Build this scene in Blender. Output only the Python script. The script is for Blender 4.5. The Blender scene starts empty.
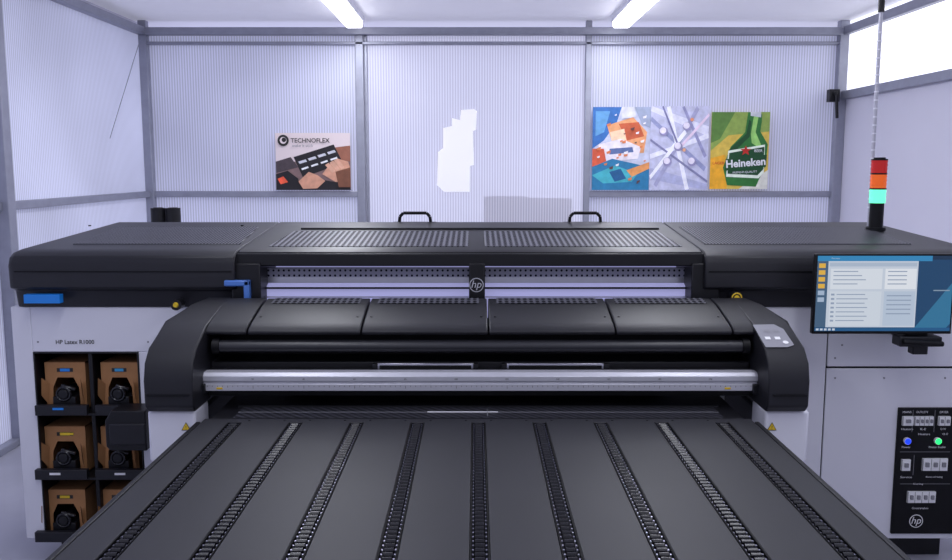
import bpy, math, random
from mathutils import Vector, Matrix
random.seed(3)
scene=bpy.context.scene
F=870.0; PITCH=math.atan(113/F); CA=math.cos(PITCH); SA=math.sin(PITCH); H=1.95
def W(px,py,Y):
    t=(280-py)/F; u=(px-476)/F; dy=CA+t*SA; dz=-SA+t*CA; s=Y/dy
    return (u*s, H+dz*s)
def XX(px,py,Y): return W(px,py,Y)[0]
def ZZ(py,Y): return W(476,py,Y)[1]

# ---------------------------------------------------------------- materials
def mat(name,col,rough=0.5,metal=0.0,emit=None,estr=0.0,noise=0.0,nscale=8,bump=0.0,spec=0.5,alpha=None):
    m=bpy.data.materials.new(name); m.use_nodes=True
    nt=m.node_tree; b=nt.nodes['Principled BSDF']
    b.inputs['Base Color'].default_value=(*col,1); b.inputs['Roughness'].default_value=rough
    b.inputs['Metallic'].default_value=metal
    b.inputs['Specular IOR Level'].default_value=spec
    if emit: b.inputs['Emission Color'].default_value=(*emit,1); b.inputs['Emission Strength'].default_value=estr
    if noise>0 or bump>0:
        tc=nt.nodes.new('ShaderNodeTexCoord'); n=nt.nodes.new('ShaderNodeTexNoise'); n.inputs['Scale'].default_value=nscale
        nt.links.new(tc.outputs['Object'],n.inputs['Vector'])
        if noise>0:
            r=nt.nodes.new('ShaderNodeMapRange'); r.inputs[3].default_value=1-noise; r.inputs[4].default_value=1+noise
            nt.links.new(n.outputs['Fac'],r.inputs[0])
            mx=nt.nodes.new('ShaderNodeVectorMath'); mx.operation='SCALE'; mx.inputs[0].default_value=col
            nt.links.new(r.outputs[0],mx.inputs['Scale']); nt.links.new(mx.outputs[0],b.inputs['Base Color'])
        if bump>0:
            bp=nt.nodes.new('ShaderNodeBump'); bp.inputs['Strength'].default_value=bump; bp.inputs['Distance'].default_value=0.002
            nt.links.new(n.outputs['Fac'],bp.inputs['Height']); nt.links.new(bp.outputs[0],b.inputs['Normal'])
    return m
def srgb(r,g,b):
    f=lambda c:(c/255/12.92) if c/255<=0.04045 else ((c/255+0.055)/1.055)**2.4
    return (f(r),f(g),f(b))
def dotmat(name,c1,c2,pitch,rad,rough=0.4,plane='XY'):
    m=mat(name,c1,rough); nt=m.node_tree; b=nt.nodes['Principled BSDF']
    tc=nt.nodes.new('ShaderNodeTexCoord'); sc=nt.nodes.new('ShaderNodeVectorMath'); sc.operation='SCALE'; sc.inputs['Scale'].default_value=1/pitch
    fr=nt.nodes.new('ShaderNodeVectorMath'); fr.operation='FRACTION'
    sb=nt.nodes.new('ShaderNodeVectorMath'); sb.operation='SUBTRACT'; sb.inputs[1].default_value=(.5,.5,.5)
    ml=nt.nodes.new('ShaderNodeVectorMath'); ml.operation='MULTIPLY'; ml.inputs[1].default_value=(1,1,0) if plane=='XY' else (1,0,1)
    ln=nt.nodes.new('ShaderNodeVectorMath'); ln.operation='LENGTH'
    cp=nt.nodes.new('ShaderNodeMath'); cp.operation='LESS_THAN'; cp.inputs[1].default_value=rad
    mx=nt.nodes.new('ShaderNodeMix'); mx.data_type='RGBA'; mx.inputs[6].default_value=(*c1,1); mx.inputs[7].default_value=(*c2,1)
    rg=nt.nodes.new('ShaderNodeMapRange'); rg.inputs[3].default_value=.5; rg.inputs[4].default_value=0.0
    L=nt.links.new
    L(tc.outputs['Object'],sc.inputs[0]);L(sc.outputs[0],fr.inputs[0]);L(fr.outputs[0],sb.inputs[0]);L(sb.outputs[0],ml.inputs[0]);L(ml.outputs[0],ln.inputs[0]);L(ln.outputs['Value'],cp.inputs[0]);L(cp.outputs[0],mx.inputs[0]);L(mx.outputs[2],b.inputs['Base Color'])
    L(cp.outputs[0],rg.inputs[0]); L(rg.outputs[0],b.inputs['Specular IOR Level'])
    return m
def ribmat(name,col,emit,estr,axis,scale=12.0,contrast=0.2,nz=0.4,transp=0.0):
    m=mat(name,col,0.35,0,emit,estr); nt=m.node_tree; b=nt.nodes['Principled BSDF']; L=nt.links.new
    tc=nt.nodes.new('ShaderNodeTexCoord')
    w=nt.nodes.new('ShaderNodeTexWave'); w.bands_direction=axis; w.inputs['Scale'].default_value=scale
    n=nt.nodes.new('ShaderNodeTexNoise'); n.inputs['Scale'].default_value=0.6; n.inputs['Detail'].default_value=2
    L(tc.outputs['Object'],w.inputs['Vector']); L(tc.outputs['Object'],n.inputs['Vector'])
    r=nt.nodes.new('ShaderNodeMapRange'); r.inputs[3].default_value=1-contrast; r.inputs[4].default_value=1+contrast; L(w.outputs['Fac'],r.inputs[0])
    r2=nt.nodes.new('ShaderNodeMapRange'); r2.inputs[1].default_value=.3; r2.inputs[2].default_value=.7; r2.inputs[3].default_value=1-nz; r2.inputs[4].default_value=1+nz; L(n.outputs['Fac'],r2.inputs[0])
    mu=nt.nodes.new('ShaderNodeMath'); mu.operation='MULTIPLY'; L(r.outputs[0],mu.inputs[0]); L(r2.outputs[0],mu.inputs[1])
    m2=nt.nodes.new('ShaderNodeMath'); m2.operation='MULTIPLY'; m2.inputs[1].default_value=estr; L(mu.outputs[0],m2.inputs[0]); L(m2.outputs[0],b.inputs['Emission Strength'])  # uneven backlight painted into the emission: ribs times broad bright patches
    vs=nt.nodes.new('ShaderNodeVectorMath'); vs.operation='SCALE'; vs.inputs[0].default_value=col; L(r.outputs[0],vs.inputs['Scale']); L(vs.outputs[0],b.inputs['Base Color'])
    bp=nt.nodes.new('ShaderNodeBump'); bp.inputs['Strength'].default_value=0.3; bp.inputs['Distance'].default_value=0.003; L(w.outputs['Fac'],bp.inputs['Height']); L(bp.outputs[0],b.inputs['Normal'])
    if transp>0:
        tr=nt.nodes.new('ShaderNodeBsdfTransparent'); ms=nt.nodes.new('ShaderNodeMixShader'); ms.inputs[0].default_value=transp
        L(b.outputs[0],ms.inputs[1]); L(tr.outputs[0],ms.inputs[2]); L(ms.outputs[0],nt.nodes['Material Output'].inputs['Surface'])
    return m
BLK=mat('black_plastic',(0.008,0.008,0.011),0.42,noise=0.12,nscale=20,spec=.35)
DRK=mat('charcoal_plastic',(0.014,0.014,0.019),0.45,noise=0.1,nscale=15,bump=0.1,spec=.35)
TBL=mat('charcoal_powder_coat',(0.023,0.023,0.029),0.48,noise=0.1,nscale=5,bump=0.05,spec=.28)
VBLK=mat('deep_black',(0.004,0.004,0.006),0.5,noise=0.1,spec=.25)
GLOSS=mat('glossy_black_rubber',(0.010,0.010,0.014),0.2,noise=0.1)
WHT=mat('white_painted_steel',(0.74,0.74,0.82),0.4,noise=0.03,nscale=3)
ALU=mat('brushed_aluminium',(0.62,0.62,0.72),0.3,1.0,noise=0.08,nscale=40)
ALUL=mat('pale_anodised_rail',(0.56,0.56,0.63),0.35,0.3,noise=0.05,nscale=30)
GALV=mat('galvanised_steel',(0.32,0.33,0.40),0.45,0.4,noise=0.15,nscale=12)
GRL=dotmat('perforated_steel',(0.095,0.095,0.12),(0.003,0.003,0.004),0.028,0.34,0.4)
GRL2=dotmat('perforated_steel_fine',(0.070,0.070,0.088),(0.006,0.006,0.008),0.016,0.33,0.4)
RDOT=dotmat('indexed_steel_strip',(0.48,0.48,0.62),(0.03,0.03,0.05),0.025,0.22,0.3,'XZ')
CARD=mat('corrugated_cardboard',srgb(170,122,80),0.85,noise=0.12,nscale=25)
CARDP=mat('brown_cardboard',srgb(95,62,48),0.85,noise=0.1,nscale=9)
BLUE=mat('blue_plastic',srgb(20,110,195),0.4,emit=srgb(20,110,200),estr=0.2,noise=.02)
LBLU=mat('light_blue_enamel',srgb(80,125,205),0.35,noise=0.03)
YEL=mat('yellow_label',srgb(225,190,40),0.5,noise=0.03)
RED=mat('red_print',srgb(200,40,30),0.5,noise=0.03)
INK=mat('black_print',(0.02,0.02,0.02),0.6,noise=0.05)
WPR=mat('white_print',(0.85,0.85,0.88),0.5,noise=0.03)
GRYP=mat('grey_print',(0.25,0.25,0.28),0.5,noise=0.03)

# ---------------------------------------------------------------- mesh builder
WLOC={}
class MB:
    def __init__(s): s.v=[];s.f=[];s.m=[];s.mats=[]
    def mi(s,m):
        if m not in s.mats: s.mats.append(m)
        return s.mats.index(m)
    def add(s,vs,fs,m):
        o=len(s.v); s.v+= [tuple(v) for v in vs]; k=s.mi(m)
        for f in fs: s.f.append([i+o for i in f]); s.m.append(k)
    def box(s,x0,x1,y0,y1,z0,z1,m):
        s.add([(x0,y0,z0),(x1,y0,z0),(x1,y1,z0),(x0,y1,z0),(x0,y0,z1),(x1,y0,z1),(x1,y1,z1),(x0,y1,z1)],
              [(0,3,2,1),(4,5,6,7),(0,1,5,4),(1,2,6,5),(2,3,7,6),(3,0,4,7)],m)
    def prx(s,prof,x0,x1,m,x0f=None,x1f=None):
        n=len(prof)
        a=[( (x0f(y,z) if x0f else x0),y,z) for y,z in prof]+[((x1f(y,z) if x1f else x1),y,z) for y,z in prof]
        s.add(a,[tuple(range(n))[::-1],tuple(range(n,2*n))]+[(i,(i+1)%n,(i+1)%n+n,i+n) for i in range(n)],m)
    def pxz(s,pts,y0,y1,m):
        n=len(pts); a=[(x,y0,z) for x,z in pts]+[(x,y1,z) for x,z in pts]
        s.add(a,[tuple(range(n)),tuple(range(n,2*n))[::-1]]+[(i,i+n,(i+1)%n+n,(i+1)%n) for i in range(n)],m)
    def cyl(s,p0,p1,r,m,n=16,r2=None):
        p0=Vector(p0);p1=Vector(p1);d=(p1-p0).normalized(); r2=r if r2 is None else r2
        a=d.orthogonal().normalized(); b=d.cross(a)
        vs=[p0+(a*math.cos(2*math.pi*i/n)+b*math.sin(2*math.pi*i/n))*r for i in range(n)]+[p1+(a*math.cos(2*math.pi*i/n)+b*math.sin(2*math.pi*i/n))*r2 for i in range(n)]
        s.add(vs,[tuple(range(n))[::-1],tuple(range(n,2*n))]+[(i,(i+1)%n,(i+1)%n+n,i+n) for i in range(n)],m)
    def ring(s,c,R,r,m,n=20,k=8):
        vs=[];fs=[]
        for i in range(n):
            a=2*math.pi*i/n
            for j in range(k):
                b=2*math.pi*j/k; rr=R+r*math.cos(b)
                vs.append((c[0]+rr*math.cos(a),c[1]+r*math.sin(b),c[2]+rr*math.sin(a)))
        for i in range(n):
            for j in range(k):
                fs.append((i*k+j,((i+1)%n)*k+j,((i+1)%n)*k+(j+1)%k,i*k+(j+1)%k))
        s.add(vs,fs,m)
    def tube(s,pts,r,m,n=10):
        for a,b in zip(pts[:-1],pts[1:]): s.cyl(a,b,r,m,n)
    def text(s,t,x,z,y,m,w=None,h=None,shear=0,align='C',mtx=None,bold=0):
        cu=bpy.data.curves.new('t','FONT'); cu.body=t; cu.size=1; cu.shear=shear; cu.offset=bold; cu.resolution_u=3
        ob=bpy.data.objects.new('t',cu); scene.collection.objects.link(ob); bpy.context.view_layer.update()
        me=bpy.data.meshes.new_from_object(ob.evaluated_get(bpy.context.evaluated_depsgraph_get()))
        vs=[v.co.copy() for v in me.vertices]; fs=[tuple(p.vertices) for p in me.polygons]
        bpy.data.objects.remove(ob); bpy.data.curves.remove(cu); bpy.data.meshes.remove(me)
        if not vs: return
        x0=min(v.x for v in vs);x1=max(v.x for v in vs);z0=min(v.y for v in vs);z1=max(v.y for v in vs)
        sx=sz=None
        if w: sx=w/(x1-x0)
        if h: sz=h/(z1-z0)
        sx=sx or sz; sz=sz or sx
        cx=(x0+x1)/2 if align=='C' else x0; cz=(z0+z1)/2
        out=[Vector((x+(v.x-cx)*sx,y,z+(v.y-cz)*sz)) for v in vs]
        if mtx: out=[mtx@v for v in out]
        s.add(out,fs,m)
    def disc(s,x,z,y,r,m,n=24,rz=None):
        rz=rz or r
        s.add([(x+r*math.cos(2*math.pi*i/n),y,z+rz*math.sin(2*math.pi*i/n)) for i in range(n)],[tuple(range(n))],m)
    def quad(s,x0,x1,z0,z1,y,m): s.add([(x0,y,z0),(x1,y,z0),(x1,y,z1),(x0,y,z1)],[(0,1,2,3)],m)
    def poly(s,pts,y,m): s.add([(p[0],y,p[1]) for p in pts],[tuple(range(len(pts)))],m)
    def obj(s,name,parent=None,bevel=0,seg=3,label=None,cat=None,group=None,kind=None,recalc=True):
        me=bpy.data.meshes.new(name)
        xs=[v[0] for v in s.v];ys=[v[1] for v in s.v];zs=[v[2] for v in s.v]
        o=Vector(((min(xs)+max(xs))/2,(min(ys)+max(ys))/2,min(zs)))
        me.from_pydata([tuple(Vector(v)-o) for v in s.v],[],s.f)
        for m in s.mats: me.materials.append(m)
        me.polygons.foreach_set('material_index',s.m)
        if recalc:
            import bmesh
            bm=bmesh.new(); bm.from_mesh(me); bmesh.ops.recalc_face_normals(bm,faces=bm.faces); bm.to_mesh(me); bm.free()
        me.polygons.foreach_set('use_smooth',[True]*len(me.polygons))
        me.set_sharp_from_angle(angle=math.radians(32)); me.update()
        ob=bpy.data.objects.new(name,me); scene.collection.objects.link(ob)
        reg(ob,o,parent)
        if bevel:
            b=ob.modifiers.new('bevel','BEVEL'); b.width=bevel; b.segments=seg; b.limit_method='ANGLE'; b.angle_limit=math.radians(35); b.harden_normals=False
        tag(ob,label,cat,group,kind)
        return ob
def tag(ob,label=None,cat=None,group=None,kind=None):
    if label: ob['label']=label
    if cat: ob['category']=cat
    if group: ob['group']=group
    if kind: ob['kind']=kind
def reg(ob,o,parent):
    WLOC[ob.name]=Vector(o)
    if parent: ob.parent=parent; ob.location=Vector(o)-WLOC[parent.name]
    else: ob.location=o
def empty(name,loc,label,cat,group=None,parent=None):
    e=bpy.data.objects.new(name,None); e.empty_display_size=0.2; scene.collection.objects.link(e); reg(e,loc,parent); tag(e,label,cat,group); return e
def screw(parent,pts,r=.005,axis='Z',m=None,d=.0015):
    for (x,y,z) in pts:
        b=MB()
        if axis=='Z': b.cyl((x,y,z-.001),(x,y,z+d),r,m or VBLK,8)
        else: b.cyl((x,y+.001,z),(x,y-d,z),r,m or VBLK,8)
        b.obj('screw',parent)

# ================================================================ ROOM
YB=8.75; XL=-3.28; XR=3.62; CZ=3.36; YF=-2.5; YW=9.9
PC1=ribmat('twinwall_polycarbonate',(0.43,0.44,0.53),srgb(200,203,240),0.31,'X')  # backlight of the panels is put in as their own emission
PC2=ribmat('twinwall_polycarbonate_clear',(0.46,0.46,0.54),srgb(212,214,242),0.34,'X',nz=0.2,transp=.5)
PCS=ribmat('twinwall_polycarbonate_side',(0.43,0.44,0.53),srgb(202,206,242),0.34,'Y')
WIN=mat('bright_window_pane',(0.8,0.8,0.9),0.3,0,(0.95,0.96,1.0),1.0,noise=.02)
CEIL=mat('white_ceiling_panel',(0.82,0.82,0.88),0.6,noise=0.03,nscale=2,emit=(0.88,0.88,1.0),estr=0.16)  # slight emission stands in for light on the ceiling
WALLR=mat('white_partition',(0.66,0.65,0.75),0.5,noise=0.03,nscale=2)
WALLB=mat('glowing_wall',(0.62,0.62,0.74),0.5,noise=0.03,nscale=2,emit=(.80,.81,1.0),estr=.62)  # emission added so the wall lights the space behind the clear panel
FLO=mat('concrete_floor',(0.34,0.34,0.40),0.35,noise=0.2,nscale=3,bump=0.1)
def st(mb,name,label=None,**k): return mb.obj(name,kind='structure',label=label,**k)
b=MB(); b.box(XL-.3,XR+.3,YF,YW+.1,-0.1,0,FLO); st(b,'floor','smooth pale grey concrete floor')
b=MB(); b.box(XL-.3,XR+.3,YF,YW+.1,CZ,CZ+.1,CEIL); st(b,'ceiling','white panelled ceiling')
b=MB(); b.box(XL-.3,XR+.3,YW,YW+.06,0,CZ,WALLB); st(b,'wall_back','self-glowing wall beyond the translucent panels')
b=MB(); b.box(XL-.1,XL-.05,YF,YW,0,CZ,WALLR); st(b,'wall_left','side wall behind translucent panels')
zr=ZZ(96,YB)
b=MB(); b.box(XR,XR+.08,YF,YB,0,zr,WALLR); st(b,'wall_right','smooth lavender white partition wall')
b=MB(); b.box(XR+.03,XR+.06,YF,YB,zr,CZ,WIN); st(b,'window_1','bright frosted window band above the partition')
zrail=ZZ(194,YB); zt=ZZ(36,YB); zhead=ZZ(41,YB)
xs=[XL,XX(361,120,YB),XX(587,120,YB),XR]
wn=2
for i in range(3):
    if i==1:
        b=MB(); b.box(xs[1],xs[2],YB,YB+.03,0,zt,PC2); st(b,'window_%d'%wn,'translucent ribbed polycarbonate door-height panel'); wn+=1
    else:
        for z0,z1 in ((0,zrail-.03),(zrail+.03,zt)):
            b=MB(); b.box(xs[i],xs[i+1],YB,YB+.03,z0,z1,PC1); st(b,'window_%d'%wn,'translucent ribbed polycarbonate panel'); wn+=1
YP=6.0
for y0,y1 in ((YF,YP-.05),(YP+.05,YB)):
    for z0,z1 in ((0.05,zrail-.03),(zrail+.03,zt)):
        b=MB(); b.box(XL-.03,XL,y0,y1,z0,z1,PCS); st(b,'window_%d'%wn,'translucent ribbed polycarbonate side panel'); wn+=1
tn=1
def trim(x0,x1,y0,y1,z0,z1,lab,m=None,bev=.006):
    global tn
    b=MB(); b.box(x0,x1,y0,y1,z0,z1,m or GALV); st(b,'trim_%d'%tn,lab,bevel=bev,seg=2); tn+=1
trim(XL,XL+.08,YB-.08,YB,0,CZ,'galvanised steel corner post')
trim(xs[1]-.04,xs[1]+.04,YB-.06,YB,0,CZ,'galvanised steel upright')
trim(xs[1]+.045,xs[1]+.075,YB-.03,YB,0,zt,'slim steel door stile')
trim(xs[2]-.03,xs[2]+.03,YB-.06,YB,0,CZ,'galvanised steel upright')
trim(XR-.09,XR,YB-.09,YB,0,CZ,'galvanised steel corner post')
trim(XL,XR,YB-.10,YB-.0,zt,zt+.07,'galvanised steel head beam')
trim(XL,XR,YB-.06,YB-.0,zt-.09,zt-.06,'galvanised steel lower head rail')
trim(XL,xs[1],YB-.05,YB,zrail-.03,zrail+.03,'galvanised steel mid rail')
trim(xs[2],XR,YB-.05,YB,zrail-.03,zrail+.03,'galvanised steel mid rail')
trim(XL,XL+.09,YP-.05,YP+.05,0,CZ,'galvanised steel upright')
trim(XL,XL+.05,YF,YB,zrail-.03,zrail+.03,'galvanised steel mid rail')
trim(XL,XL+.08,YF,YB,zt,zt+.07,'galvanised steel side beam')
trim(XL,XL+.06,YF,YB,0,.05,'galvanised steel floor channel')
trim(XR-.05,XR,YF,YB,zr-.04,zr+.04,'steel window sill rail')
trim(XR-.06,XR,YF,YB,zt,zt+.08,'galvanised steel side beam')
trim(XL,XR,6.9,7.0,CZ-.06,CZ,'white ceiling joist',CEIL)
b=MB(); b.cyl((XL+.06,8.6,3.2),(XL+.06,7.75,2.2),0.004,GALV,6); b.obj('bracing_wire',label='thin steel wire slanting across translucent wall',cat='wire')
b=MB(); x,z=W(832,96,YB-.1); b.box(x-.05,x+.05,YB-.17,YB-.09,z-.06,z+.06,BLK); b.cyl((x,YB-.2,z+.02),(x+.02,YB-.2,z-.22),.015,BLK); b.cyl((x,YB-.2,z+.02),(x,YB-.1,z+.02),.02,BLK)
b.obj('pipe_clamp',bevel=.006,label='black clamp bolted to the steel corner post',cat='clamp')

TUBE=mat('fluorescent_diffuser',(1,1,1),0.4,0,(0.97,0.97,1.0),5,noise=.01)
for k,(x) in enumerate((-1.14,1.36)):
    e=empty('tube_light',(x,6.5,3.24),'long glowing white fluorescent ceiling fixture','light',group='ceiling tube lights')
    b=MB(); b.box(x-.09,x+.09,4.6,8.45,3.30,CZ,WHT); b.obj('housing',e,bevel=.01)
    b=MB(); b.prx([(4.62,3.31),(4.62,3.27),(4.66,3.24),(8.39,3.24),(8.43,3.27),(8.43,3.31)],x-.075,x+.075,TUBE); b.obj('diffuser',e,bevel=.015)
    for yy,L,en in ((6.5,3.8,40),(2.0,3.5,32)):
        ld=bpy.data.lights.new('tube_lamp','AREA'); ld.shape='RECTANGLE'; ld.size=.2; ld.size_y=L; ld.energy=en; ld.color=(0.90,0.92,1.0)
        lo=bpy.data.objects.new('tube_lamp',ld); lo.location=(x,yy,3.2); scene.collection.objects.link(lo)
w=bpy.data.worlds.new('World'); scene.world=w; w.use_nodes=True
w.node_tree.nodes['Background'].inputs[0].default_value=(0.78,0.80,1.0,1); w.node_tree.nodes['Background'].inputs[1].default_value=0.52

# ---------------- posters
def pm(r,g,b_): 
    return mat('poster_ink',srgb(r,g,b_),0.6,noise=0.38,nscale=17,emit=srgb(r,g,b_),estr=0.10)  # faint emission lifts the brightness of the printed inks
class Poster:
    def __init__(s,px0,py0,px1,py1,Y,base):
        s.x0,s.z1=W(px0,py0,Y); s.x1,s.z0=W(px1,py1,Y); s.Y=Y; s.b=MB(); s.k=0
        s.b.box(s.x0,s.x1,Y,Y+.006,s.z0,s.z1,base)
    def c(s,p): return (s.x0+p[0]*(s.x1-s.x0), s.z1-p[1]*(s.z1-s.z0))
    def y(s): s.k+=1; return s.Y-.0006*s.k-.001
    def poly(s,pts,m): s.b.poly([s.c(p) for p in pts],s.y(),m)
    def disc(s,u,v,r,m,rv=None):
        x,z=s.c((u,v)); s.b.disc(x,z,s.y(),r*(s.x1-s.x0),m,rz=(rv*(s.z1-s.z0) if rv else None))
    def text(s,t,u,v,w,m,h=None,rot=0,bold=0,shear=0):
        x,z=s.c((u,v)); M=Matrix.Translation((x,0,z))@Matrix.Rotation(rot,4,'Y')@Matrix.Translation((-x,0,-z))
        s.b.text(t,x,z,s.y(),m,w=w*(s.x1-s.x0),h=(h*(s.z1-s.z0) if h else None),mtx=M,bold=bold,shear=shear)
YPO=YB-.075
BROWN=pm(120,75,55); SKIN=pm(205,150,125); DK=pm(25,22,28); CREAM=mat('poster_paper',srgb(220,206,208),.6,noise=.05,emit=srgb(220,206,208),estr=.1)
p=Poster(275,133,351,190,YPO,CREAM)
p.poly([(0,.62),(.25,.5),(1,.3),(1,1),(0,1)],pm(125,100,100))
p.poly([(0,.5),(.2,.42),(.3,.6),(0,.7)],pm(70,60,66))
p.poly([(.6,.28),(1,.22),(1,.5),(.8,.45)],pm(150,95,75))
p.poly([(.02,.95),(.45,.78),(.98,.9),(1,1),(0,1)],DK)
p.poly([(.24,.42),(.78,.2),(.9,.52),(.36,.78)],DK)
for i in range(4):
    a=.30+.13*i; p.poly([(a,.50-.055*i),(a+.10,.46-.055*i),(a+.12,.50-.055*i),(a+.02,.54-.055*i)],pm(200,200,210))
    p.poly([(a+.04,.62-.055*i),(a+.13,.58-.055*i),(a+.14,.61-.055*i),(a+.05,.65-.055*i)],pm(230,230,235))
p.poly([(.62,.72),(.72,.55),(.84,.45),(.97,.5),(1,.62),(1,.8),(.8,.86)],SKIN)
for i in range(3): p.poly([(.66+.06*i,.56-.04*i),(.71+.06*i,.52-.04*i),(.80+.06*i,.66-.03*i),(.76+.06*i,.70-.03*i)],pm(215,165,140))
p.poly([(.30,.85),(.44,.68),(.56,.74),(.66,.84),(.55,.97),(.36,.98)],SKIN)
p.poly([(0,.72),(.16,.66),(.3,.8),(.28,1),(0,1)],DK)
p.poly([(.02,.8),(.1,.76),(.16,.86),(.06,.9)],pm(230,90,60))
p.poly([(.8,.68),(1,.6),(1,.95),(.84,.95)],BROWN)
p.disc(.11,.13,.075,INK); p.disc(.11,.13,.045,CREAM); p.disc(.12,.12,.03,INK)
p.text('TECHNOFLEX',.47,.13,.52,INK,bold=.012); p.text('make it stick',.37,.22,.28,GRYP)
p.b.obj('poster',label='printed poster of hands holding black cards below lettering',cat='poster',group='posters on the translucent wall')
p=Poster(593,107,648.5,190,YPO,pm(200,204,225))
p.poly([(0,0),(.5,0),(.42,.18),(.2,.4),(0,.5)],pm(55,110,180))
p.poly([(.05,.05),(.3,.05),(.2,.3),(.05,.35)],pm(100,160,210))
p.poly([(.25,.22),(.7,.12),(.95,.3),(.9,.55),(.4,.55)],pm(235,165,115))
p.poly([(.45,.2),(.8,.18),(.9,.35),(.6,.4)],pm(200,95,60))
p.poly([(.3,.3),(.55,.26),(.6,.42),(.35,.46)],pm(250,215,180))
p.poly([(.1,.45),(.5,.38),(.85,.48),(.8,.62),(.2,.66)],pm(235,228,238))
p.poly([(.3,.5),(.7,.48),(.72,.54),(.3,.57)],pm(90,110,160))
p.poly([(0,.5),(.2,.5),(.25,.66),(0,.72)],pm(210,90,60))
p.poly([(0,.72),(.35,.62),(1,.72),(1,1),(0,1)],pm(40,120,165))
p.poly([(0,.82),(.4,.7),(.8,.8),(.7,.9),(.2,.92)],pm(70,175,190))
p.poly([(.3,.78),(.5,.74),(.6,.86),(.4,.9)],pm(30,90,140))
p.poly([(.6,.76),(1,.66),(1,.74),(.7,.84)],pm(225,150,90))
p.poly([(.72,0),(1,0),(1,.25),(.85,.2)],pm(160,170,195)); p.poly([(.5,0),(.72,0),(.75,.12),(.5,.14)],pm(215,215,228))
for q_ in range(26):
    u=random.uniform(.04,.9);v=random.uniform(.08,.92);c=random.choice([pm(240,235,240),pm(60,80,130),pm(220,130,80),pm(120,180,210),pm(90,60,60)]) if q_%6==0 else c
    s_=random.uniform(.02,.05); p.poly([(u,v),(u+s_*1.6,v-s_*.4),(u+s_*1.4,v+s_*.4),(u+.2*s_,v+s_*.5)],c)
p.b.obj('poster',label='poster with blue, orange and white abstract printed shapes',cat='poster',group='posters on the translucent wall')
p=Poster(651,106,707,190,YPO,pm(195,196,222))
for (a,b_,wd,c) in [((.0,.0),(1,.3),.12,pm(225,225,243)),((0,.8),(1,1),.14,pm(175,178,212)),((.0,.15),(.95,.75),.06,pm(150,155,195)),((.1,.95),(.8,.02),.06,pm(165,165,200)),((.0,.6),(1,.35),.06,pm(235,235,250)),((.3,.0),(.65,1),.07,pm(240,240,250)),((0,.4),(1,.9),.03,pm(130,130,170)),((.55,0),(.95,.6),.05,pm(150,150,190)),((.0,.85),(.6,.3),.06,pm(245,245,252)),((.5,.5),(1,.1),.04,pm(235,215,235)),((.5,.5),(.2,0),.03,pm(120,120,165))]:
    dx=b_[0]-a[0];dy=b_[1]-a[1];l=math.hypot(dx,dy);nx=-dy/l*wd/2;ny=dx/l*wd/2
    q_=[(a[0]+nx,a[1]+ny),(b_[0]+nx,b_[1]+ny),(b_[0]-nx,b_[1]-ny),(a[0]-nx,a[1]-ny)]
    p.poly([(min(1,max(0,u)),min(1,max(0,v))) for u,v in q_],c)
for u,v in ((.48,.48),(.62,.24),(.3,.66),(.72,.66),(.22,.3)): p.disc(u,v,.075,pm(150,145,185)); p.disc(u-.01,v-.01,.055,pm(232,225,240))
p.disc(.7,.16,.03,pm(230,150,110)); p.disc(.58,.52,.03,pm(230,170,130))
p.b.obj('poster',label='pale lavender poster of crossing silver rods and joints',cat='poster',group='posters on the translucent wall')
GRN=pm(45,115,50); DGR=pm(15,70,35)
p=Poster(712,112,767,189,YPO,pm(215,185,80))
p.poly([(.0,0),(1,0),(1,.25),(.3,.3),(0,.5)],pm(140,165,80)); p.poly([(0,.0),(.4,0),(.15,.35),(0,.4)],pm(90,130,60))
p.poly([(0,.6),(.25,.55),(.3,1),(0,1)],pm(235,170,40)); p.poly([(.5,1),(1,.75),(1,1)],pm(215,215,205))
p.poly([(.62,0),(.86,.03),(.86,.12),(.84,.25),(.98,.42),(.95,.7),(.8,.97),(.3,.95),(.22,.72),(.34,.45),(.58,.26)],GRN)
p.poly([(.30,.5),(.40,.42),(.6,.28),(.64,.1),(.68,.12),(.66,.32),(.45,.48),(.3,.7)],pm(20,75,35))
p.poly([(.72,.05),(.8,.06),(.76,.26),(.86,.42),(.82,.46),(.7,.40),(.68,.28)],pm(150,205,110))
p.poly([(.3,.50),(.93,.42),(.93,.78),(.84,.86),(.28,.84)],pm(225,235,220))
p.poly([(.32,.53),(.92,.45),(.92,.74),(.82,.82),(.3,.80)],DGR)
p.poly([(.26,.61),(.97,.55),(.96,.71),(.26,.76)],DGR)
p.text('Heineken',.61,.655,.68,WPR,rot=-.08,bold=.03)
p.text('PREMIUM QUALITY',.6,.78,.42,WPR,rot=-.05); p.text('BEER',.82,.50,.14,WPR)
STAR=[(.60+.10*(1 if i%2==0 else .42)*math.sin(i*math.pi/5),.50-.07*(1 if i%2==0 else .42)*math.cos(i*math.pi/5)) for i in range(10)]
p.poly(STAR,RED); p.text('LAGER',.14,.66,.2,RED); p.poly([(.66,0),(.84,.0),(.84,.07),(.66,.05)],pm(200,205,215))
p.b.obj('poster',label='poster of a green beer bottle on yellow ground',cat='poster',group='posters on the translucent wall')
b=MB(); TORN=mat('white_paper',(0.60,0.60,0.63),0.6,emit=(0.94,0.93,0.96),estr=.42,noise=.05,nscale=4)  # part of the paper's brightness is put in as emission
pts=[(444,192),(437,185),(438,152),(443,148),(443,128),(452,126),(452,118),(460,120),(461,110),(474,109),(477,111),(476,130),(473,131),(474,165),(470,166),(470,192)]
b.pxz([W(x,y,YB-.01) for x,y in pts],YB-.006,YB-.001,TORN); b.obj('paper_sheet',label='ragged white paper stuck on the translucent panel',cat='paper')
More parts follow.
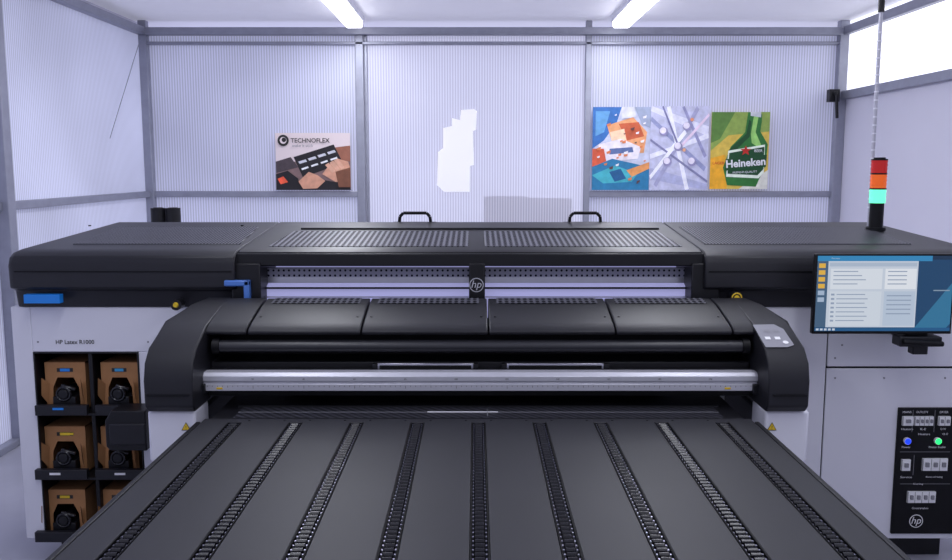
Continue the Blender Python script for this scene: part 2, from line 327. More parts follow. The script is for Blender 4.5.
for a,c,e_,y in ((484,528,197,YB+.12),(529,572,199,YB+.15)):
    x0,z1=W(a,e_,y); x1,_=W(c,e_,y)
    b=MB(); b.box(x0,x1,y,y+.3,0,z1,CARDP); b.box(x0-.001,x1+.001,y-.002,y+.301,z1*.72,z1*.72+.05,TORN)
    b.obj('cardboard_box',bevel=.006,label='tall brown cardboard box beyond the translucent panel',cat='box',group='cardboard boxes behind the printer')
for a in (158,173):
    x,z=W(a,208,6.6); b=MB(); b.cyl((x,6.6,0),(x,6.6,z),.055,BLK,20); b.cyl((x,6.6,z),(x,6.6,z+.004),.035,VBLK,20)
    b.obj('film_roll',label='black roll standing upright behind the printer',cat='roll',group='black rolls behind the printer')

# ================================================================ PRINTER
PR=empty('wide_format_printer',(0.1,4.4,0),'large industrial flatbed printer, black covers over white cabinets','printer')
XLP,XRP=-2.205,2.42
YC=4.12
XcL=XX(238,250,4.1); XcR=XX(702,250,4.1)
def topz(y): return 1.56+(y-4.12)/(5.0-4.12)*(1.637-1.56)
prof=[(5.0,1.637),(4.16,1.563),(4.09,1.554),(4.055,1.535),(4.04,1.50),(4.045,1.385),(4.09,1.37),(4.11,1.285),(5.0,1.285)]
def wing(x0,x1,outer,name):
    b=MB()
    n=len(prof)
    if outer<0: xs_=[(x0,.035),(x0+.012,.012),(x0+.04,0),(x1,0)]
    else: xs_=[(x0,0),(x1-.04,0),(x1-.012,.012),(x1,.035)]
    cy=4.55
    vs=[]
    for x,ins in xs_:
        for (y,z) in prof:
            yy=y+ins*(1 if y<cy else -1); zz=z-ins*.6 if z>1.45 else z
            xx=x
            if y>4.8: xx=x+(0.12 if outer<0 else -.12)*(1 if abs(x-(x0 if outer<0 else x1))<.1 else 0)
            vs.append((xx,yy,zz))
    fs=[]
    for k in range(len(xs_)-1):
        for i in range(n): fs.append((k*n+i,k*n+(i+1)%n,(k+1)*n+(i+1)%n,(k+1)*n+i))
    fs.append(tuple(range(n))); fs.append(tuple(range((len(xs_)-1)*n,len(xs_)*n))[::-1])
    b.add(vs,fs,DRK)
    return b.obj(name,PR,bevel=.008,seg=2,label='charcoal moulded end cover')
wl=wing(XLP,XcL-.004,-1,'end_cover'); wr=wing(XcR+.004,XRP,1,'end_cover')
def topslab(x0,x1,y0,y1,m,name,parent,skew0=0,skew1=0,h=.004):
    b=MB(); vs=[]
    for dz in (-.004,h):
        vs+=[(x0,y0,topz(y0)+dz),(x1,y0,topz(y0)+dz),(x1+skew1,y1,topz(y1)+dz),(x0+skew0,y1,topz(y1)+dz)]
    b.add(vs,[(0,3,2,1),(4,5,6,7),(0,1,5,4),(1,2,6,5),(2,3,7,6),(3,0,4,7)],m)
    return b.obj(name,parent,bevel=.003,seg=2)
topslab(-1.98,-1.16,4.26,4.80,GRL2,'vent_grille',wl,.0,-.04)
topslab(1.12,2.14,4.26,4.80,GRL2,'vent_grille',wr)
b=MB()
b.prx([(5.0,1.637),(4.14,1.562),(4.10,1.55),(4.10,1.49),(4.30,1.49),(4.30,1.50),(5.0,1.5)],XcL,XcR,BLK)
b.box(XcL,XcR,4.45,5.0,0.2,1.5,BLK)
cc=b.obj('top_cover',PR,bevel=.005,seg=2,label='black top cover')
for a,c in ((266,468),(485,685)):
    topslab(XX(a,248,4.15),XX(c,248,4.15),4.20,4.66,GRL,'vent_grille',cc,.03 if a<300 else 0,-.03 if a>300 else 0)
topslab(XX(300,228,4.7),XX(660,228,4.7),4.72,4.93,BLK,'access_panel',cc,h=.010)
b=MB(); b.box(-2.16,XcL-.02,4.038,4.05,1.462,1.468,VBLK); b.obj('seam',wl)
b=MB(); b.box(XcR+.02,2.38,4.038,4.05,1.462,1.468,VBLK); b.obj('seam',wr)
for x in (XX(78,235,4.7),XX(235,235,4.7)):
    b=MB(); b.cyl((x,4.85,topz(4.85)-.001),(x,4.85,topz(4.85)+.005),.008,VBLK,8); b.obj('screw',wl)
for a in (415,585):
    x0=XX(a-16,223,4.95);x1=XX(a+16,223,4.95); zt0=topz(4.95); zt1=ZZ(213,4.95)
    b=MB(); b.tube([(x0,4.95,zt0-.01),(x0+.006,4.95,zt1-.02),(x0+.025,4.95,zt1),(x1-.025,4.95,zt1),(x1-.006,4.95,zt1-.02),(x1,4.95,zt0-.01)],.009,VBLK)
    b.box(x0-.03,x1+.03,4.93,4.97,zt0-.005,zt0+.008,VBLK)
    b.obj('lift_handle',PR,label='black tubular handle')
b=MB()
fx=[XX(233,280,4.1),XX(262,280,4.1),XX(469,280,4.1),XX(485,280,4.1),XX(690,280,4.1),XX(718,280,4.1)]
b.box(fx[0],fx[1],4.07,4.45,1.20,1.5,BLK); b.box(fx[4],fx[5],4.07,4.45,1.20,1.5,BLK); b.box(fx[2],fx[3],4.08,4.40,1.20,1.5,BLK)
b.box(fx[0],fx[5],4.085,4.14,1.485,1.545,BLK)
b.obj('window_frame',PR,bevel=.006,seg=2,label='black frame around viewing windows')
def logo(mb,x,z,y,r,ring=WPR,inner=BLK):
    mb.disc(x,z,y,r,ring,32); mb.disc(x,z,y-.0008,r*.88,inner,32); mb.text('hp',x,z-.04*r,y-.0016,ring,h=r*1.35,shear=.25)
b=MB(); x,z=W(476.5,285,4.078); logo(b,x,z,4.078,.034,ALUL); b.obj('logo_badge',PR,label='round silver hp emblem')
GLOW=mat('glowing_inner_panel',(0.35,0.35,0.52),0.2,emit=srgb(175,175,230),estr=0.55,noise=.05)  # chamber light put into the panel as emission, no lamp inside
for a,c in ((1,2),(3,4)):
    x0,x1=fx[a],fx[c]
    b=MB(); b.box(x0,x1,4.22,4.25,ZZ(283,4.22),ZZ(277,4.22),ALU); b.box(x0,x1,4.215,4.25,ZZ(277,4.22),ZZ(268,4.22),RDOT)
    b.obj('index_rail',PR,label='perforated silver rail inside window')
    b=MB(); b.prx([(4.44,1.45),(4.40,1.45),(4.19,ZZ(286,4.19)),(4.18,1.22),(4.44,1.22)],x0,x1,GLOW); b.obj('print_chamber',PR,label='lavender self-glowing inner bed')
    b=MB(); b.box(x0,x1,4.17,4.19,ZZ(289,4.17),ZZ(287.5,4.17),VBLK); b.cyl((x0,4.16,ZZ(297,4.16)),(x1,4.16,ZZ(297,4.16)),.003,ALU,10); b.obj('carriage_rod',PR)
b=MB(); x0,z0=W(225,286,4.05); x1,z1=W(250,280,4.05)
b.box(x0,x1,4.03,4.06,z0,z1,LBLU); b.box(x1-.028,x1,4.03,4.07,ZZ(299,4.05),z1,LBLU); b.obj('door_latch',PR,bevel=.007,label='light blue L-shaped latch')
for a,y in ((178,304),(735,297)):
    x,z=W(a,y,4.04); b=MB(); b.cyl((x,4.01,z),(x,4.07,z),.026,BLK,24); b.cyl((x,4.0,z),(x,4.012,z),.010,YEL,24,.013)
    if a>300: b.ring((x,4.012,z),.022,.004,YEL)
    b.obj('push_button',PR,label='round black button with yellow centre')
b=MB(); x0,z1=W(28,293.5,4.08); x1,z0=W(64,302,4.08); b.box(x0,x1,4.038,4.075,z0,z1,BLUE)
b.obj('sticker',PR,label='bright blue strip sticker')

zc0=.12; zc1=1.285
xL0,_=W(12,330,YC)
ox0,oz1=W(33,352,YC); ox1,oz0=W(148,541,YC)
b=MB()
b.box(xL0,ox0,YC,4.95,zc0,zc1,WHT); b.box(ox0,XX(233,330,YC),YC,4.95,oz1,zc1,WHT); b.box(ox1,-.98,YC,4.95,zc0,oz1,WHT); b.box(ox0,ox1,YC,4.95,zc0,oz0,WHT)
b.box(ox0,ox1,4.72,4.95,oz0,oz1,VBLK)
cl=b.obj('side_cabinet',PR,bevel=.004,seg=2,label='white steel cabinet with open ink bay')
_,z=W(38,342,YC-.002); b=MB(); b.text('HP Latex R1000',XX(56,342,YC),z,YC-.002,INK,w=.185,align='L',bold=.01)
b.obj('model_lettering',cl,label='small black product lettering',recalc=False)
screw(cl,[(XX(38,342,YC),YC,z),(XX(148,341,YC),YC,z)],.005,'Y',GRYP)
b=MB()
b.box(ox0,ox0+.008,YC-.004,4.7,oz0,oz1,BLK);b.box(ox1-.008,ox1,YC-.004,4.7,oz0,oz1,BLK);b.box(ox0,ox1,YC-.004,4.7,oz1-.008,oz1,BLK);b.box(ox0,ox1,YC-.004,4.7,oz0,oz0+.008,BLK)
xm=XX(94,440,YC); b.box(xm-.01,xm+.01,YC+.01,4.7,oz0,oz1,BLK)
rows=[(356,414),(420,478),(483,540)]
for (r0,r1) in rows:
    z=ZZ(r1,YC); zz=ZZ(r1-10,YC); b.box(ox0,ox1,YC-.02,4.7,z-.004,z+.008,BLK)
    for (c0,c1) in ((38,90),(98,146)): b.box(XX(c0,r1,YC),XX(c1,r1,YC),YC-.03,YC,z,zz,DRK)
bay=b.obj('ink_bay',PR,bevel=.003,seg=2,label='black shelved ink compartment')
CYN=mat('cyan_label',srgb(60,160,210),.5,noise=.03); MAG=mat('magenta_label',srgb(200,60,110),.5,noise=.03)
labs={(0,0):BLUE,(0,1):CYN,(1,0):YEL,(1,1):MAG,(2,0):YEL,(2,1):INK}
for ri,(r0,r1) in enumerate(rows):
    for ci,(c0,c1) in enumerate(((43,88),(99,140))):
        x0,z1=W(c0+2,r0+6,YC+.05); x1,z0=W(c1,r1-10.5,YC+.05); z0=ZZ(r1,YC)+.012; y0=YC+.045; y1=y0+.36
        e=empty('ink_box',((x0+x1)/2,y0+.18,z0),'brown cardboard ink box with black connector in the bay','box',group='ink boxes in the cabinet bay')
        w_=x1-x0; h_=z1-z0
        b=MB(); t=.006
        b.box(x0,x0+t,y0,y1,z0,z1,CARD);b.box(x1-t,x1,y0,y1,z0,z1,CARD);b.box(x0,x1,y0,y1,z1-t,z1,CARD);b.box(x0,x1,y0,y1,z0,z0+t,CARD);b.box(x0,x1,y1-t,y1,z0,z1,CARD)
        cx=(x0+x1)/2
        b.pxz([(x0,z0),(x0+w_*.16,z0),(x0+w_*.18,z0+h_*.46),(x0+w_*.30,z0+h_*.68),(x0+w_*.70,z0+h_*.68),(x0+w_*.82,z0+h_*.46),(x0+w_*.84,z0),(x1,z0),(x1,z1),(x0,z1)],y0-.002,y0+.004,CARD)
        b.quad(cx-w_*.2,cx+w_*.2,z1-h_*.20,z1-h_*.12,y0-.004,INK)
        b.quad(cx-w_*.12,cx+w_*.12,z1-h_*.19,z1-h_*.13,y0-.005,labs[(ri,ci)])
        b.obj('carton',e)
        for fl in ([(x0+.02,y0-.004,z0+h_*.55),(x0+.005,y0-.05,z0+h_*.72),(x0+.0,y0-.05,z0+h_*.35),(x0+.012,y0-.004,z0+h_*.1)],[(x1-.02,y0-.004,z0+h_*.55),(x1-.005,y0-.05,z0+h_*.72),(x1-.0,y0-.05,z0+h_*.35),(x1-.012,y0-.004,z0+h_*.1)]):
            b=MB(); b.add(fl,[(0,1,2,3)],CARD); b.obj('flap',e)
        b=MB(); b.box(cx-w_*.28,cx+w_*.28,y0-.03,y0+.2,z0+.008,z0+h_*.30,BLK); b.ring((cx,y0-.032,z0+h_*.36),.032,.008,GLOSS); b.cyl((cx,y0-.04,z0+h_*.36),(cx,y0+.1,z0+h_*.36),.024,BLK)
        b.cyl((cx-.01,y0-.03,z0+h_*.54),(cx+w_*.27,y0-.02,z0+h_*.44),.010,GLOSS,10); b.disc(cx+w_*.12,z0+h_*.12,y0-.031,.005,BLUE); b.obj('connector',e,bevel=.004,seg=2,label='black plastic ink connector')
for px_,py_,m in ((68,434,YEL),(58,409,BLUE),(128,407,CYN),(55,474,WPR),(120,474,WPR)):
    b=MB(); x,z=W(px_,py_,YC-.032); b.box(x-.026,x+.026,YC-.034,YC-.029,z-.005,z+.005,m)
    b.obj('tray_label',PR)
b=MB(); x0,z1=W(104,411,3.98); x1,z0=W(147,451,3.98); b.pxz([(x0,z0+.02),(x0,z1-.05),(x0+.03,z1),(x1,z1),(x1,z0),(x0+.02,z0)],3.98,YC,BLK); b.box(x0+.02,x1,3.972,3.985,z0+.03,z1-.06,DRK)
b.obj('valve_housing',PR,bevel=.012,label='black rounded plastic housing')
xs_=XX(822,450,YC)
b=MB(); b.box(xs_+.003,XRP-.02,YC,4.95,zc0,ZZ(368.5,YC),WHT); b.box(.98,xs_-.003,YC,4.95,zc0,zc1,WHT); b.box(xs_-.003,XRP-.02,YC+.004,4.95,ZZ(368.5,YC),ZZ(366.5,YC),VBLK); b.box(xs_-.003,xs_+.003,YC+.006,4.9,zc0,zc1,VBLK)
b.box(xs_+.003,XRP-.02,YC,4.95,ZZ(366.5,YC),zc1,WHT)
scab=b.obj('side_cabinet',PR,bevel=.003,seg=2,label='plain white steel electrical cabinet')
for a,c in ((835,378),(835,358),(884,378),(945,378),(842,345)):
    x,z=W(a,c,YC); screw(scab,[(x,YC,z)],.005,'Y',GRYP,.002)
b=MB(); b.box(-2.1,2.35,4.2,4.9,0,.12,BLK); b.obj('plinth',PR)
x0,z1=W(899,408,YC-.012); x1,z0=W(962,534,YC-.012); yp=YC-.012
b=MB(); b.box(x0,x1,yp,YC+.01,z0,z1,VBLK)
cpn=b.obj('control_panel',PR,bevel=.004,seg=2,label='black electrical switch panel')
def cp(a,c): return W(a,c,yp)
def breaker(a0,c0,a1,c1,n):
    mb=MB()
    X0,Z1=cp(a0,c0);X1,Z0=cp(a1,c1); mb.box(X0,X1,yp-.012,yp,Z0,Z1,WPR); wd=(X1-X0)/n
    for i in range(n):
        mb.box(X0+wd*(i+.3),X0+wd*(i+.7),yp-.022,yp-.010,Z0+(Z1-Z0)*.35,Z0+(Z1-Z0)*.7,GRYP)
        mb.quad(X0+wd*i,X0+wd*i+.002,Z0,Z1,yp-.0125,INK)
    mb.obj('circuit_breaker',cpn,label='white breaker with grey toggles')
breaker(902,416,912,425,1);breaker(914,416,932,425,4);breaker(938,416,949,425,2)
breaker(901,459,909,470,1);breaker(922,458,946,470,3);breaker(907,491,934,502,4)
bb=MB()
for a,c,t in ((907,412,'MAINS'),(922,412,'OUTLETS'),(944,412,'DRYER'),(907,429,'Heaters'),(923,429,'K-E'),(943,429,'Q-W'),(906,447,'Power'),(937,447,'Printer Enable'),(906,477,'Service'),(934,477,'Blowers and Heating'),(920,508,'Circuit breakers'),(918,484,'Curing'),(924,434,'Heaters'),(945,434,'Q-E')):
    X,Z=cp(a,c); bb.text(t,X,Z,yp-.0015,WPR,w=min(.004*len(t)*1.8,.075)+.006,h=.010)
for a,c0,c1 in ((913,410,432),(935,410,432),(914,455,475)):
    X,Z1_=cp(a,c0);_,Z0_=cp(a,c1); bb.quad(X,X+.002,Z0_,Z1_,yp-.001,GRYP)
for c in (452,484):
    X0,Z=cp(900,c);X1,_=cp(950,c); bb.quad(X0,X1,Z,Z+.002,yp-.001,GRYP)
X,Z=cp(916,521); logo(bb,X,Z,yp-.001,.034,WPR,VBLK)
bb.obj('panel_lettering',cpn,label='white lettering and hp emblem',recalc=False)
for a,col in ((906.5,(0.01,0.05,1)),(937,(0.02,1,0.2))):
    X,Z=cp(a,440.5); m=mat('indicator_glow',tuple(c*.5 for c in col),.3,0,col,1.3,noise=.02); b=MB(); b.cyl((X,yp-.014,Z),(X,yp,Z),.017,WPR,20); b.cyl((X,yp-.018,Z),(X,yp-.01,Z),.014,m,20); b.obj('indicator_lamp',cpn,label='glowing round pilot lamp')

# ---- front beam hood
HD=empty('front_hood',(0.02,3.6,.96),None,None,parent=PR); HD['label']='charcoal hood over the print bed'
HXL,HXR=-1.33,1.335
hp=[(3.97,1.35),(3.86,1.338),(3.66,1.292),(3.61,1.276),(3.595,1.262),(3.60,1.25),(3.70,1.24),(3.97,1.24)]
cuts=[XX(247,331,3.6),XX(361,331,3.6),XX(488.5,331,3.6),XX(616,331,3.6),XX(733,331,3.6)]
def hz(y): return 1.338+(y-3.86)/.11*.012
for i in range(4):
    b=MB(); b.prx(hp,cuts[i]+.003,cuts[i+1]-.003,DRK); pn=b.obj('cover_panel',HD,bevel=.006,seg=3)
    b=MB(); X0=cuts[i]+.04;X1=cuts[i+1]-.04
    b.add([(X0,3.868,hz(3.868)+.003),(X1,3.868,hz(3.868)+.003),(X1,3.962,hz(3.962)+.003),(X0,3.962,hz(3.962)+.003)],[(0,1,2,3)],GRL); b.obj('vent_grille',pn,recalc=False)
    screw(pn,[(X,3.72,1.3065) for X in (X0-.01,X1+.01)])
def cap(side,parent):
    b=MB()
    pf=[(3.99,1.350),(3.86,1.338),(3.66,1.298),(3.61,1.288),(3.465,1.222),(3.415,1.170),(3.395,1.10),(3.398,.995),(3.425,.968),(3.99,.968)]
    hp2=[(3.985,1.349),(3.86,1.337),(3.66,1.293),(3.61,1.277),(3.595,1.262),(3.60,1.25),(3.70,1.24),(3.985,1.24)]
    if side<0:
        o=HXL;i1=cuts[0]-.003; i2=XX(197,390,3.45)
        xo=lambda y,z:(o+.09 if y>3.9 and z>1.2 else (o+.05 if y>3.8 and z>1.2 else (o+.012 if z>1.25 else o)))
        b.prx(pf,0,0,DRK,xo,lambda y,z:i2); b.prx(hp2,i2-.03,i1,DRK)
    else:
        o=HXR;i1=cuts[4]+.003;i2=XX(764,390,3.45)
        xo=lambda y,z:(o-.09 if y>3.9 and z>1.2 else (o-.05 if y>3.8 and z>1.2 else (o-.012 if z>1.25 else o)))
        b.prx(pf,0,0,DRK,lambda y,z:i2,xo); b.prx(hp2,i1,i2+.03,DRK)
    return b.obj('end_cap',parent,bevel=.018,seg=4,label='rounded charcoal end housing')
cl_=cap(-1,HD); cr_=cap(1,HD)
b=MB(); b.box(HXL+.012,XX(196,392,3.45)-.01,3.388,3.4,1.04,1.046,VBLK); b.obj('seam',cl_)
b=MB(); b.box(XX(766,392,3.45)+.01,HXR-.012,3.388,3.4,1.04,1.046,VBLK); b.obj('seam',cr_)
def slope_pt(x,s,off=.004):
    y=3.61+(3.465-3.61)*s; z=1.288+(1.222-1.288)*s; n=Vector((0,-.066,.145)).normalized()*off
    return (x,y+n.y,z+n.z)
SLV=mat('silver_keypad',(0.26,0.26,0.30),0.45,noise=.03)
b=MB(); xa=1.165;xb=1.285
q=[slope_pt(xa,.0),slope_pt(xb-.03,-.02),slope_pt(xb,.2),slope_pt(xb+.01,.9),slope_pt(xb-.02,1.0),slope_pt(xa+.01,1.0)]
b.add(q,[tuple(range(6))],SLV)
for s_,xk in ((.28,1.21),(.28,1.25),(.62,1.20),(.62,1.24)):
    qq=[slope_pt(xk-.011,s_-.06,.006),slope_pt(xk+.011,s_-.06,.006),slope_pt(xk+.011,s_+.06,.006),slope_pt(xk-.011,s_+.06,.006)]; b.add(qq,[(0,1,2,3)],GRYP if s_<.5 else WPR)
b.add([slope_pt(xb-.02+.012*math.cos(i*.6283),.8+.07*math.sin(i*.6283),.006) for i in range(10)],[tuple(range(10))],WPR)
b.obj('keypad',cr_,label='silver membrane keypad',recalc=False)
xi0=XX(197,380,3.45);xi1=XX(764,380,3.45)
b=MB(); b.box(xi0,xi1,3.80,3.96,1.0,1.25,VBLK); b.box(xi0,xi1,3.64,3.82,1.09,1.125,BLK); b.box(xi0,xi1,3.60,3.66,1.02,1.10,BLK); b.box(xi0,xi1,3.575,3.62,.992,1.03,VBLK)
b.obj('beam_chassis',HD,bevel=.004,seg=2)
b=MB(); z=ZZ(347,3.6); b.cyl((xi0+.02,3.62,z),(xi1-.02,3.62,z),.026,mat('roller_sleeve',(.025,.025,.032),.35,noise=.05),28)
for x in (xi0+.02,xi1-.045): b.cyl((x,3.62,z),(x+.03,3.62,z),.034,VBLK,24)
b.obj('tension_roller',HD,label='long dark roller')
for a,c in ((375,476),(504,606)):
    x0_,z1_=W(a,363,3.63);x1_,z0_=W(c,370,3.63)
    b=MB(); b.box(x0_,x1_,3.62,3.66,z0_,z1_,ALU); b.box(x0_+.02,x1_-.02,3.615,3.625,z0_+.006,z1_-.008,VBLK); b.box(x0_-.01,x0_+.012,3.61,3.66,z0_-.004,z1_,BLK); b.box(x1_-.012,x1_+.01,3.61,3.66,z0_-.004,z1_,BLK)
    b.obj('lamp_module',HD,bevel=.002,seg=2,label='silver edged lamp unit')
yr=3.53
x0_,_=W(197,380,yr); x1_,_=W(761,380,yr); za=ZZ(373,yr); zb=ZZ(391,yr); h=za-zb
b=MB(); b.prx([(yr,zb),(yr,zb+h*.38),(yr+.008,zb+h*.40),(yr+.008,zb+h*.52),(yr,zb+h*.54),(yr,zb+h*.80),(yr+.015,za),(yr+.06,za),(yr+.06,zb)],x0_,x1_,ALUL)
rl=b.obj('guide_rail',HD,bevel=.002,seg=2,label='pale aluminium ruler rail')
b=MB()
n=110
for i in range(n):
    x=x0_+.02+(x1_-x0_-.04)*i/(n-1); l=h*.16 if i%10==0 else (h*.11 if i%5==0 else h*.07)
    b.quad(x,x+.0015,zb+h*.30-l,zb+h*.30,yr-.0008,INK)
    if i%10==0 and i: b.text(str(i*2),x,zb+h*.66,yr-.0008,INK,h=.007)
b.obj('ruler_marking',rl,recalc=False)
for x in (x0_+.0,x1_-.035):
    b=MB(); b.box(x,x+.035,yr-.012,yr+.05,zb-.012,zb+.03,BLK); b.obj('rail_clip',rl,bevel=.003,seg=2)
for x in (x0_+.08,x1_-.15):
    b=MB(); b.box(x,x+.025,yr-.002,yr,zb+h*.1,zb+h*.2,YEL); b.obj('marker',rl)
for sd in (-1,1):
    if sd<0: a0,a1=148,196
    else: a0,a1=765,809
    x0_=XX(a0,430,3.44);x1_=XX(a1,430,3.44)
    b=MB()
    zl=ZZ(466,3.44)
    if sd<0: b.pxz([(x0_,zl+.02),(x0_+.03,zl),(x1_,zl),(x1_,.966),(x0_,.966)],3.44,3.62,WHT)
    else: b.pxz([(x0_,zl),(x1_-.03,zl),(x1_,zl+.02),(x1_,.966),(x0_,.966)],3.44,3.62,WHT)
    b.box(x0_+.02,x1_-.02,3.62,4.1,zl+.05,.93,BLK)
    pl=b.obj('side_pillar',PR,bevel=.012,label='white rounded support panel')
    b=MB(); x,z=W(186 if sd<0 else 772,427,3.436); r=.020
    T=lambda r_:[(x-r_,z-r_*.75),(x+r_,z-r_*.75),(x,z+r_)]
    b.poly(T(r),3.437,INK); b.poly(T(r*.8),3.436,YEL); b.text('!',x,z-.1*r,3.4355,INK,h=r*.8)
    b.obj('warning_label',pl,label='yellow warning triangle',recalc=False)
b=MB(); b.box(-.98,.98,3.80,4.4,.15,.90,BLK); b.obj('lower_chassis',PR)

# ================================================================ ROLLER TABLE
TB=empty('roller_table',(0.01,2.6,0),'dark grey feed table with rows of small rollers','table')
ZT=.95; TX0,TX1=-1.087,1.10; c0=.010; pitch=.2405; hw=.027
ty0,ty1=1.45,3.385
b=MB()
edges=[TX0]
for i in range(9):
    c=c0+(i-4)*pitch; edges+=[c-hw,c+hw]
edges.append(TX1)
for i in range(0,len(edges),2): b.box(edges[i],edges[i+1],ty0,ty1,ZT-.03,ZT,TBL)
b.box(TX0+.0,TX1,3.335,ty1,ZT-.03,ZT-.0002,TBL)
b.box(TX0+.02,TX1-.02,ty0+.02,ty1,ZT-.10,ZT-.032,VBLK)
tt=b.obj('table_top',TB,bevel=.0025,seg=2,label='powder-coated dark grey slatted top')
for i in range(1,9):
    xa=(edges[2*i]+edges[2*i+1])/2
    screw(tt,[(xa+dx,3.36,ZT) for dx in (-.07,.07)],.0045)
for x in (TX0-.018,TX1-.0):
    b=MB(); b.box(x,x+.018,ty0,ty1-.05,ZT-.11,ZT+.003,BLK); b.obj('edge_trim',TB,bevel=.003,seg=2)
WHL=mat('dark_roller_wheel',(0.008,0.008,0.012),0.24,noise=.05,spec=.45); PIN=mat('polished_steel_pin',(0.30,0.30,0.40),0.35,0.9,noise=.03)
CHN=mat('black_channel',(0.003,0.003,0.004),0.6,noise=.1,spec=.12)
def track(i):
    c=c0+(i-4)*pitch
    b=MB(); b.box(c-hw,c+hw,ty0+.01,3.33,ZT-.028,ZT-.022,CHN); b.box(c-hw+.001,c-hw+.005,ty0+.01,3.33,ZT-.028,ZT+.0010,CHN); b.box(c+hw-.005,c+hw-.001,ty0+.01,3.33,ZT-.028,ZT+.0010,CHN)
    y=3.318
    t=b.obj('roller_track',TB)
    b=MB()
    while y>ty0+.03:
        b.cyl((c-.013,y,ZT-.008),(c+.013,y,ZT-.008),.0090,WHL,12)
        b.box(c-.020,c-.016,y-.004,y+.004,ZT-.010,ZT-.004,PIN); b.box(c+.016,c+.020,y-.004,y+.004,ZT-.010,ZT-.004,PIN)
        y-=.0275
    b.obj('roller',t,kind='stuff',label='row of small glossy black wheels')
for i in range(9): track(i)
for x in (-.95,.95):
    for y in (1.7,3.0):
        b=MB(); b.box(x-.04,x+.04,y-.04,y+.04,0,ZT-.10,BLK); b.box(x-.06,x+.06,y-.06,y+.06,0,.02,VBLK); b.obj('leg',TB,bevel=.004)
SLOT=mat('slotted_black_plate',(0.03,0.03,0.036),0.4); nt=SLOT.node_tree; wv=nt.nodes.new('ShaderNodeTexWave'); wv.bands_direction='DIAGONAL'; wv.inputs['Scale'].default_value=16
tc=nt.nodes.new('ShaderNodeTexCoord'); nt.links.new(tc.outputs['Object'],wv.inputs['Vector']); rr=nt.nodes.new('ShaderNodeValToRGB'); rr.color_ramp.elements[0].color=(.004,.004,.006,1); rr.color_ramp.elements[1].color=(.05,.05,.065,1); nt.links.new(wv.outputs['Fac'],rr.inputs[0]); nt.links.new(rr.outputs[0],nt.nodes['Principled BSDF'].inputs['Base Color'])
b=MB(); b.box(-1.07,1.08,3.39,3.78,ZT-.04,ZT-.006,BLK); b.box(-.98,1.0,3.41,3.56,ZT-.01,ZT-.003,SLOT); b.box(-1.0,1.02,3.56,3.575,ZT-.01,ZT+.004,BLK)
b.box(-.20,.09,3.485,3.490,ZT-.01,ZT-.0,WPR); b.box(-.98,1.0,3.487,3.490,ZT-.01,ZT-.002,GRYP); b.box(.045,.048,3.43,3.53,ZT-.01,ZT-.0,GRYP)
b.obj('platen',PR,label='slotted black vacuum platen')

# ================================================================ SIGNAL LIGHT
x,_=W(877,205,4.7); z0=topz(4.7)+.001
SG=empty('signal_light',(x,4.7,z0),'stacked red, orange and lit green signal tower on the printer','light')
zg=[z0,ZZ(203,4.7),ZZ(188,4.7),ZZ(173,4.7),ZZ(159,4.7)]
RL=mat('red_lens',srgb(170,25,20),.25,emit=srgb(210,30,25),estr=.25,noise=.03); OL=mat('orange_lens',srgb(225,95,25),.25,emit=srgb(240,110,30),estr=.35,noise=.03); GL=mat('green_lens',(.1,.7,.40),.2,emit=(.14,.95,.5),estr=1.1,noise=.03)
b=MB(); b.cyl((x,4.7,z0),(x,4.7,z0+.015),.05,VBLK,24); b.cyl((x,4.7,z0),(x,4.7,zg[1]),.036,VBLK,24); b.obj('base',SG)
for k_,m in ((1,GL),(2,OL),(3,RL)):
    b=MB(); b.cyl((x,4.7,zg[k_]),(x,4.7,zg[k_+1]-.006),.041,m,24)
    for j in range(3): b.cyl((x,4.7,zg[k_]+.02+.02*j),(x,4.7,zg[k_]+.024+.02*j),.043,m,24)
    b.cyl((x,4.7,zg[k_+1]-.008),(x,4.7,zg[k_+1]),.042,VBLK,24); b.obj('lens',SG,label={1:'glowing green lens',2:'orange lens',3:'red lens'}[k_])
b=MB(); b.cyl((x,4.7,zg[4]),(x,4.7,zg[4]+.008),.03,VBLK,20); b.obj('lens_cap',SG)
x,_=W(876,100,4.85)
b=MB(); b.cyl((x,4.85,topz(4.85)),(x,4.85,CZ),.010,mat('pale_grey_pole',(.5,.5,.58),.35,.3,noise=.15,nscale=60),12)
zz=topz(4.85)+.1
while zz<2.7: b.cyl((x,4.85,zz),(x,4.85,zz+.008),.0125,WHT,12); zz+=.045
b.cyl((x,4.85,2.78),(x,4.85,CZ),.017,BLK,12)
b.obj('cable_pole',label='thin straight ribbed grey pole reaching the ceiling',cat='pole')

# ================================================================ MONITOR
YM=3.86
x0,z1=W(816,254,YM); x1,z0=W(951,334,YM)
MO=empty('computer_monitor',((x0+x1)/2,YM,z0),'flat black widescreen monitor showing software windows','monitor')
b=MB(); b.box(x0,x1,YM,YM+.03,z0,z1,VBLK); b.obj('bezel',MO,bevel=.004)
def sm(r,g,bb_,e=.8): 
    return mat('screen_pixels',(0.01,0.01,0.01),.25,emit=srgb(r,g,bb_),estr=e)
S0,S1=x0+.009,x1-.009; T0,T1=z0+.014,z1-.008
def sc(u,v): return (S0+u*(S1-S0),T1-v*(T1-T0))
DESK=sm(25,70,110); DESK2=sm(50,120,160); PAGE=sm(205,215,230); TEAL=sm(50,140,195); LINE=sm(150,165,190); ORG=sm(235,185,70); DB=sm(30,90,140); TXT=sm(80,90,110); BROWS=sm(170,190,215)
b=MB(); layer=[0]
def sq(u0,v0,u1,v1,m):
    layer[0]+=1; a=sc(u0,v0); c=sc(u1,v1); b.quad(a[0],c[0],c[1],a[1],YM-.001-.00004*layer[0],m)
sq(0,0,1,1,DESK); b.poly([sc(.72,1),sc(1,.35),sc(1,.9),sc(.95,1)],YM-.00110,DESK2); layer[0]=5
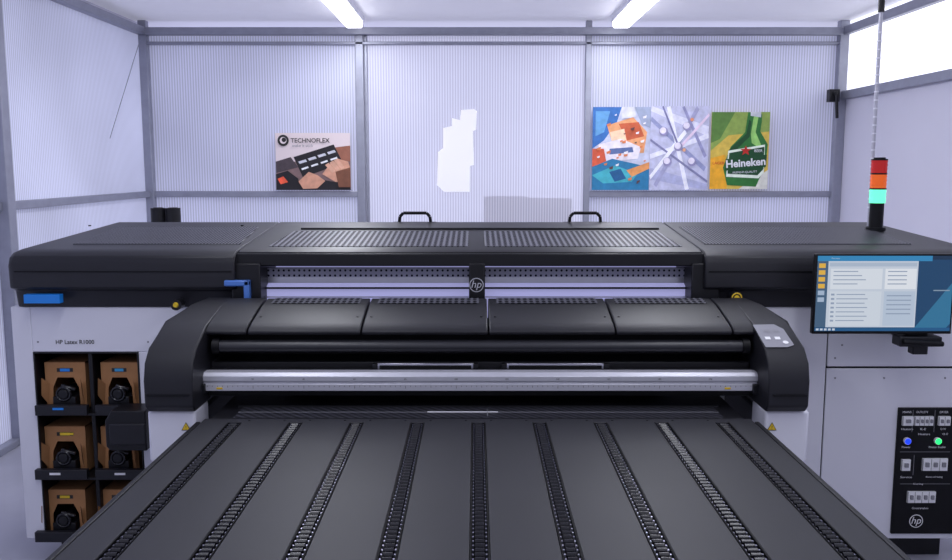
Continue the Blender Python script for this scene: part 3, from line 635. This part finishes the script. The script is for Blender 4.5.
sq(0,0,.84,.07,TEAL); sq(0,.07,.74,.95,PAGE); sq(0,.07,.08,.95,sm(70,100,130))
for i in range(6): sq(.012,.1+.09*i,.06,.16+.09*i,ORG if i<4 else BROWS)
sq(.09,.09,.73,.14,sm(180,195,215)); sq(.1,.17,.48,.44,sm(225,232,242)); sq(.5,.17,.73,.44,sm(235,240,248)); sq(.1,.47,.48,.93,sm(215,224,236)); sq(.5,.47,.73,.93,sm(190,205,225))
for i in range(4): sq(.12,.2+.055*i,.3+.03*(i%3),.212+.055*i,LINE); sq(.52,.2+.055*i,.66,.213+.055*i,LINE)
for i in range(7): sq(.11,.50+.058*i,.135,.525+.058*i,LINE); sq(.15,.505+.058*i,.36+.02*(i%2),.517+.058*i,LINE)
for i in range(5): sq(.52,.52+.06*i,.70,.535+.06*i,LINE)
sq(0,.955,1,1,DB)
for i in range(5): sq(.01+.03*i,.965,.03+.03*i,.992,PAGE)
sq(.84,.0,1,.05,sm(20,50,80)); sq(.86,.45,.98,.465,sm(140,160,180))
a=sc(.1,.035); b.text('Print queue',a[0],a[1],YM-.004,PAGE,h=.007,align='L')
b.obj('screen',MO,label='lit display with list windows',recalc=False)
b=MB(); xm_,zm=W(917,335,YM+.03); b.box(xm_-.10,xm_+.09,YM-.02,YM+.06,zm-.045,zm+.0,BLK); b.box(xm_-.03,xm_+.04,YM-.0,YM+.05,zm-.085,zm-.03,BLK); b.cyl((xm_-.09,YM-.03,zm-.02),(xm_+.09,YM-.03,zm-.03),.012,VBLK); b.cyl((xm_,YM+.03,zm-.05),(xm_,4.115,zm-.02),.022,BLK); b.box(xm_-.05,xm_+.05,YM+.03,YM+.06,zm-.01,zm+.12,BLK)
b.obj('bracket',MO,bevel=.005,seg=2,label='black articulated mounting bracket')

# ================================================================ CAMERA
cam=bpy.data.cameras.new('Camera'); co=bpy.data.objects.new('Camera',cam); scene.collection.objects.link(co)
co.location=(0,0,H); co.rotation_euler=(math.pi/2-PITCH,0,0); cam.sensor_width=36; cam.sensor_fit='HORIZONTAL'; cam.lens=36*F/952; cam.clip_start=.05
scene.camera=co
try:
    scene.view_settings.view_transform='Standard'
except Exception: pass
